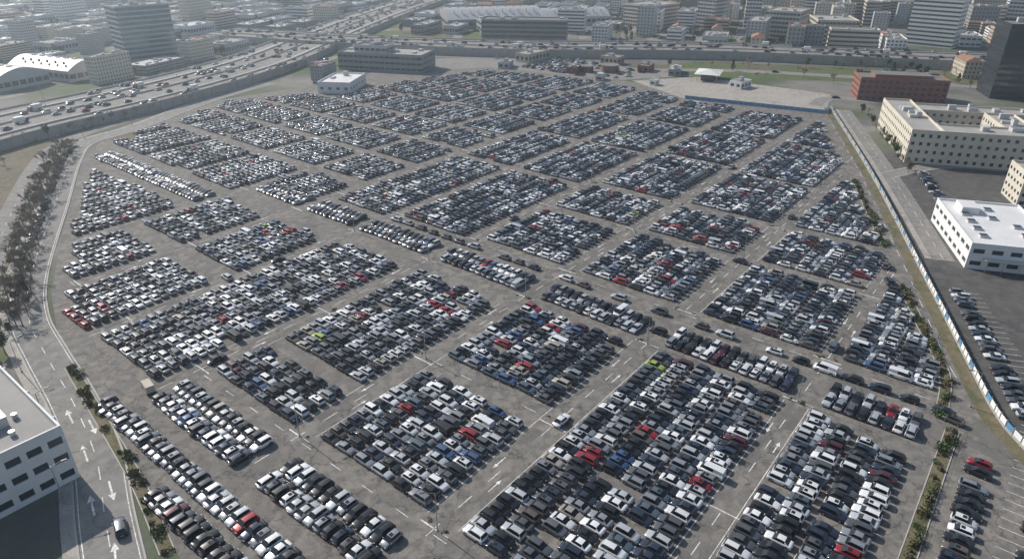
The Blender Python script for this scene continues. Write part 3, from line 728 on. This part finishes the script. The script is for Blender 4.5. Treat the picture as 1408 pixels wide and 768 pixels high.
for p in LL: tree(p.x+R.uniform(-2,2),p.y+R.uniform(-6,0),'b' if R.random()<.85 else 'l',R.uniform(.5,.8))
shrubs([Vector(p) for p in((98,372),(170,388),(260,420))],1.8,4)
LL=resample([Vector((400,84)),Vector((292,36))],6)
for p in LL: tree(p.x+2,p.y-2+R.uniform(-1,1),'l' if R.random()<.4 else 'b',R.uniform(.45,.7))
for _ in range(60):
    x=R.uniform(445,560);y=R.uniform(20,250)
    if abs((x-440)-(250-y)*.5)<40: tree(x,y,None,R.uniform(.6,1))
# city fill
reserved=[(250,556,36),(488,378,46),(560,478,66),(618,420,48),(520,430,36),(325,385,50),(135,548,60),(175,530,40),(95,520,50),(676,100,32),(498,20,30),(440,72,44),(360,30,75),(295,-15,40),(240,10,40),(670,290,22),(440,460,40)]
for q in((700,262),(780,345),(850,250),(905,330),(930,120),(860,60)):reserved.append((*q,20))
reserved+=[(640,170,30),(660,215,28),(650,345,32)]
HW=resample(smooth(HWP,8),15);HB=resample(smooth(HBP,8),15)
F2=Vector((math.cos(math.radians(38.8)),math.sin(math.radians(38.8))))
def free(x,y,m=1):
    if inside(x,y,LOT):return False
    for a,c,r in reserved:
        if (x-a)**2+(y-c)**2<r*r:return False
    for p in HW:
        if (p.x-x)**2+(p.y-y)**2<(46*m)**2:return False
    for p in HB:
        if (p.x-x)**2+(p.y-y)**2<(38*m)**2:return False
    return True
ang0=.35;ca,sa=math.cos(ang0),math.sin(ang0);cityR=random.Random(3);nb=0
PU,PV=39,33
for iu in range(-10,58):
    for iv in range(-50,62):
        u=iu*PU+cityR.uniform(-4,4);v=iv*PV+cityR.uniform(-4,4);x=u*ca-v*sa+200;y=u*sa+v*ca
        fw_=x*F2.x+y*F2.y;sd=x*F2.y-y*F2.x
        if fw_<180 or fw_>1700 or abs(sd)>fw_*.85+60:continue
        if x<160 and y<460:continue
        if fw_<420 and x<360:continue
        if x<530 and -10<y<340:continue
        if not free(x,y):continue
        left=sd<-.05*fw_
        q=cityR.random()
        if q<.09:
            for _ in range(5):tree(x+R.uniform(-15,15),y+R.uniform(-15,15),None,R.uniform(.7,1.1))
            continue
        if left and fw_<950: t='wh' if q<.75 else 'apt'
        else: t='apt' if q<.74 else('house' if q<.9 else 'wh')
        me=cityR.choice(stock[t]);a=ang0+cityR.choice([0,0,math.pi/2,math.pi])+cityR.gauss(0,.05)
        if t=='wh':a=ang0+cityR.choice([0,math.pi])
        sc=cityR.uniform(.75,1.0)
        if t=='wh':sc*=.74
        if left and t=='apt' and fw_<700:sc*=.7
        place({'apt':'apartment_building','wh':'warehouse','house':'tiled_house'}[t],me,(x,y,0),a,scale=(sc,sc,sc*cityR.uniform(.8,1.15)))
        nb+=1
        if cityR.random()<.6:
            for _ in range(cityR.randint(1,4)):tree(x+cityR.choice([-1,1])*R.uniform(13,20),y+cityR.choice([-1,1])*R.uniform(12,18),None,R.uniform(.7,1.1))
        if fw_<950:
            for _ in range(cityR.randint(2,7)):
                uu=cityR.uniform(-19,19);vv=cityR.choice([-16.5,-14]);car(x+uu*ca-vv*sa,y+uu*sa+vv*ca,ang0,z=.01)
b=MB()
for iv in range(-50,62):
    v=iv*PV+PV/2
    p=Vector((-10*PU*ca-v*sa+200,-10*PU*sa+v*ca));q=Vector((58*PU*ca-v*sa+200,58*PU*sa+v*ca))
    Lx=resample([p,q],20)
    for i in range(len(Lx)-1):
        m_=(Lx[i]+Lx[i+1])/2
        if free(m_.x,m_.y,.8) and (m_.x>530 or m_.y>460) : 
            d=(Lx[i+1]-Lx[i]).normalized();n=Vector((-d.y,d.x))*3.5;a,c=Lx[i],Lx[i+1]
            b.face([(a.x-n.x,a.y-n.y,.008),(c.x-n.x,c.y-n.y,.008),(c.x+n.x,c.y+n.y,.008),(a.x+n.x,a.y+n.y,.008)],'road')
b.obj('city_streets')
# street lamps
b=MB();b.cyl((0,0,0),(0,0,8.5),.11,.06,8,'metal');b.cyl((0,0,8.5),(1.8,0,8.9),.05,.04,6,'metal');b.box(1.6,2.5,-.14,.14,8.84,8.96,'dmetal',bottom=True);b.cyl((0,0,0),(0,0,.5),.2,.2,8,'concw');LAMP=b.mesh('street_lamp')
LL=resample(lr,26);n=normals(LL)
for i,p in enumerate(LL):
    q=p+n[i]*5.6;place('street_lamp',LAMP,(q.x,q.y,0),math.atan2(-n[i].y,-n[i].x))
LL=resample([Vector(p) for p in((150,-3),(210,21.5),(298,57),(400,103))],28)
for p in LL: place('street_lamp',LAMP,(p.x,p.y,0),2.0)
for (x,y) in((129,25.8),(129,61.8),(129,99),(129,136),(129,170.5),(188,61.8),(188,99.2),(219,61.8),(219,136),(56,61),(56,99),(91,99),(264,99),(264,136),(319,136),(247,235),(161,235)):
    place('street_lamp',LAMP,(x,y,0),R.uniform(0,6))
for L_,o in((HW,21),(HB,0)):
    n=normals(L_)
    for i in range(0,len(L_),3):
        q=L_[i]+n[i]*o;place('street_lamp',LAMP,(q.x,q.y,4),0,scale=(1.3,1.3,1.3))
place('box_truck',TRUCK2,(44.5,137.2,.02),1.4,(.3,.3,.22),(.75,.75,.75))
for _ in range(60):
    x=R.choice([129,56.5,92,149.5,187,219])+R.uniform(-.6,.6);y=R.choice([24.5,27.5,59.5,64,97.5,101.5,134,138.5])+R.uniform(-.5,.5)
    if inside(x,y,CARPOLY): s=R.uniform(.3,.6);place('weed_tuft',SHR[1+R.randrange(2)],(x,y,.02),R.uniform(0,6),scale=(s,s,s*.6))
# ---------------------------------------------------------------- air haze
m=bpy.data.materials.new('haze_air');m.use_nodes=True;nt=m.node_tree;nt.nodes.clear()
o=nt.nodes.new('ShaderNodeOutputMaterial');vs=nt.nodes.new('ShaderNodeVolumeScatter');vs.inputs['Color'].default_value=(.72,.87,1,1);vs.inputs['Density'].default_value=.00036;vs.inputs['Anisotropy'].default_value=.6
nt.links.new(vs.outputs[0],o.inputs['Volume']);M['haze']=m
b=MB();b.box(-1500,3500,-2500,3500,-5,260,'haze',bottom=True);b.obj('atmospheric_haze')
# ---------------------------------------------------------------- light
EL=math.radians(36);AZ=math.radians(88)
sv=Vector((math.cos(AZ)*math.cos(EL),math.sin(AZ)*math.cos(EL),math.sin(EL)))
ld=bpy.data.lights.new('sun','SUN');ld.energy=5.0;ld.angle=math.radians(.5);ld.color=(1,.965,.91)
lo=bpy.data.objects.new('sun',ld);COL.objects.link(lo);lo.rotation_euler=sv.to_track_quat('Z','Y').to_euler()
w=bpy.data.worlds.new('World');S.world=w;w.use_nodes=True;nt=w.node_tree
sk=nt.nodes.new('ShaderNodeTexSky');sk.sky_type='NISHITA';sk.sun_disc=False;sk.sun_elevation=EL;sk.sun_rotation=math.pi/2-AZ
nt.links.new(sk.outputs[0],nt.nodes['Background'].inputs[0]);nt.nodes['Background'].inputs[1].default_value=.115
# ---------------------------------------------------------------- camera
cd=bpy.data.cameras.new('camera');cd.lens=24;cd.sensor_width=36;cd.clip_end=9000
cam=bpy.data.objects.new('camera',cd);COL.objects.link(cam);cam.location=(0,0,90);cam.rotation_euler=(math.radians(62.5),0,math.radians(-51.2));S.camera=cam
S.view_settings.view_transform='Standard';S.view_settings.look='None';S.view_settings.exposure=0
print('CARS',NC,'BLD',nb)
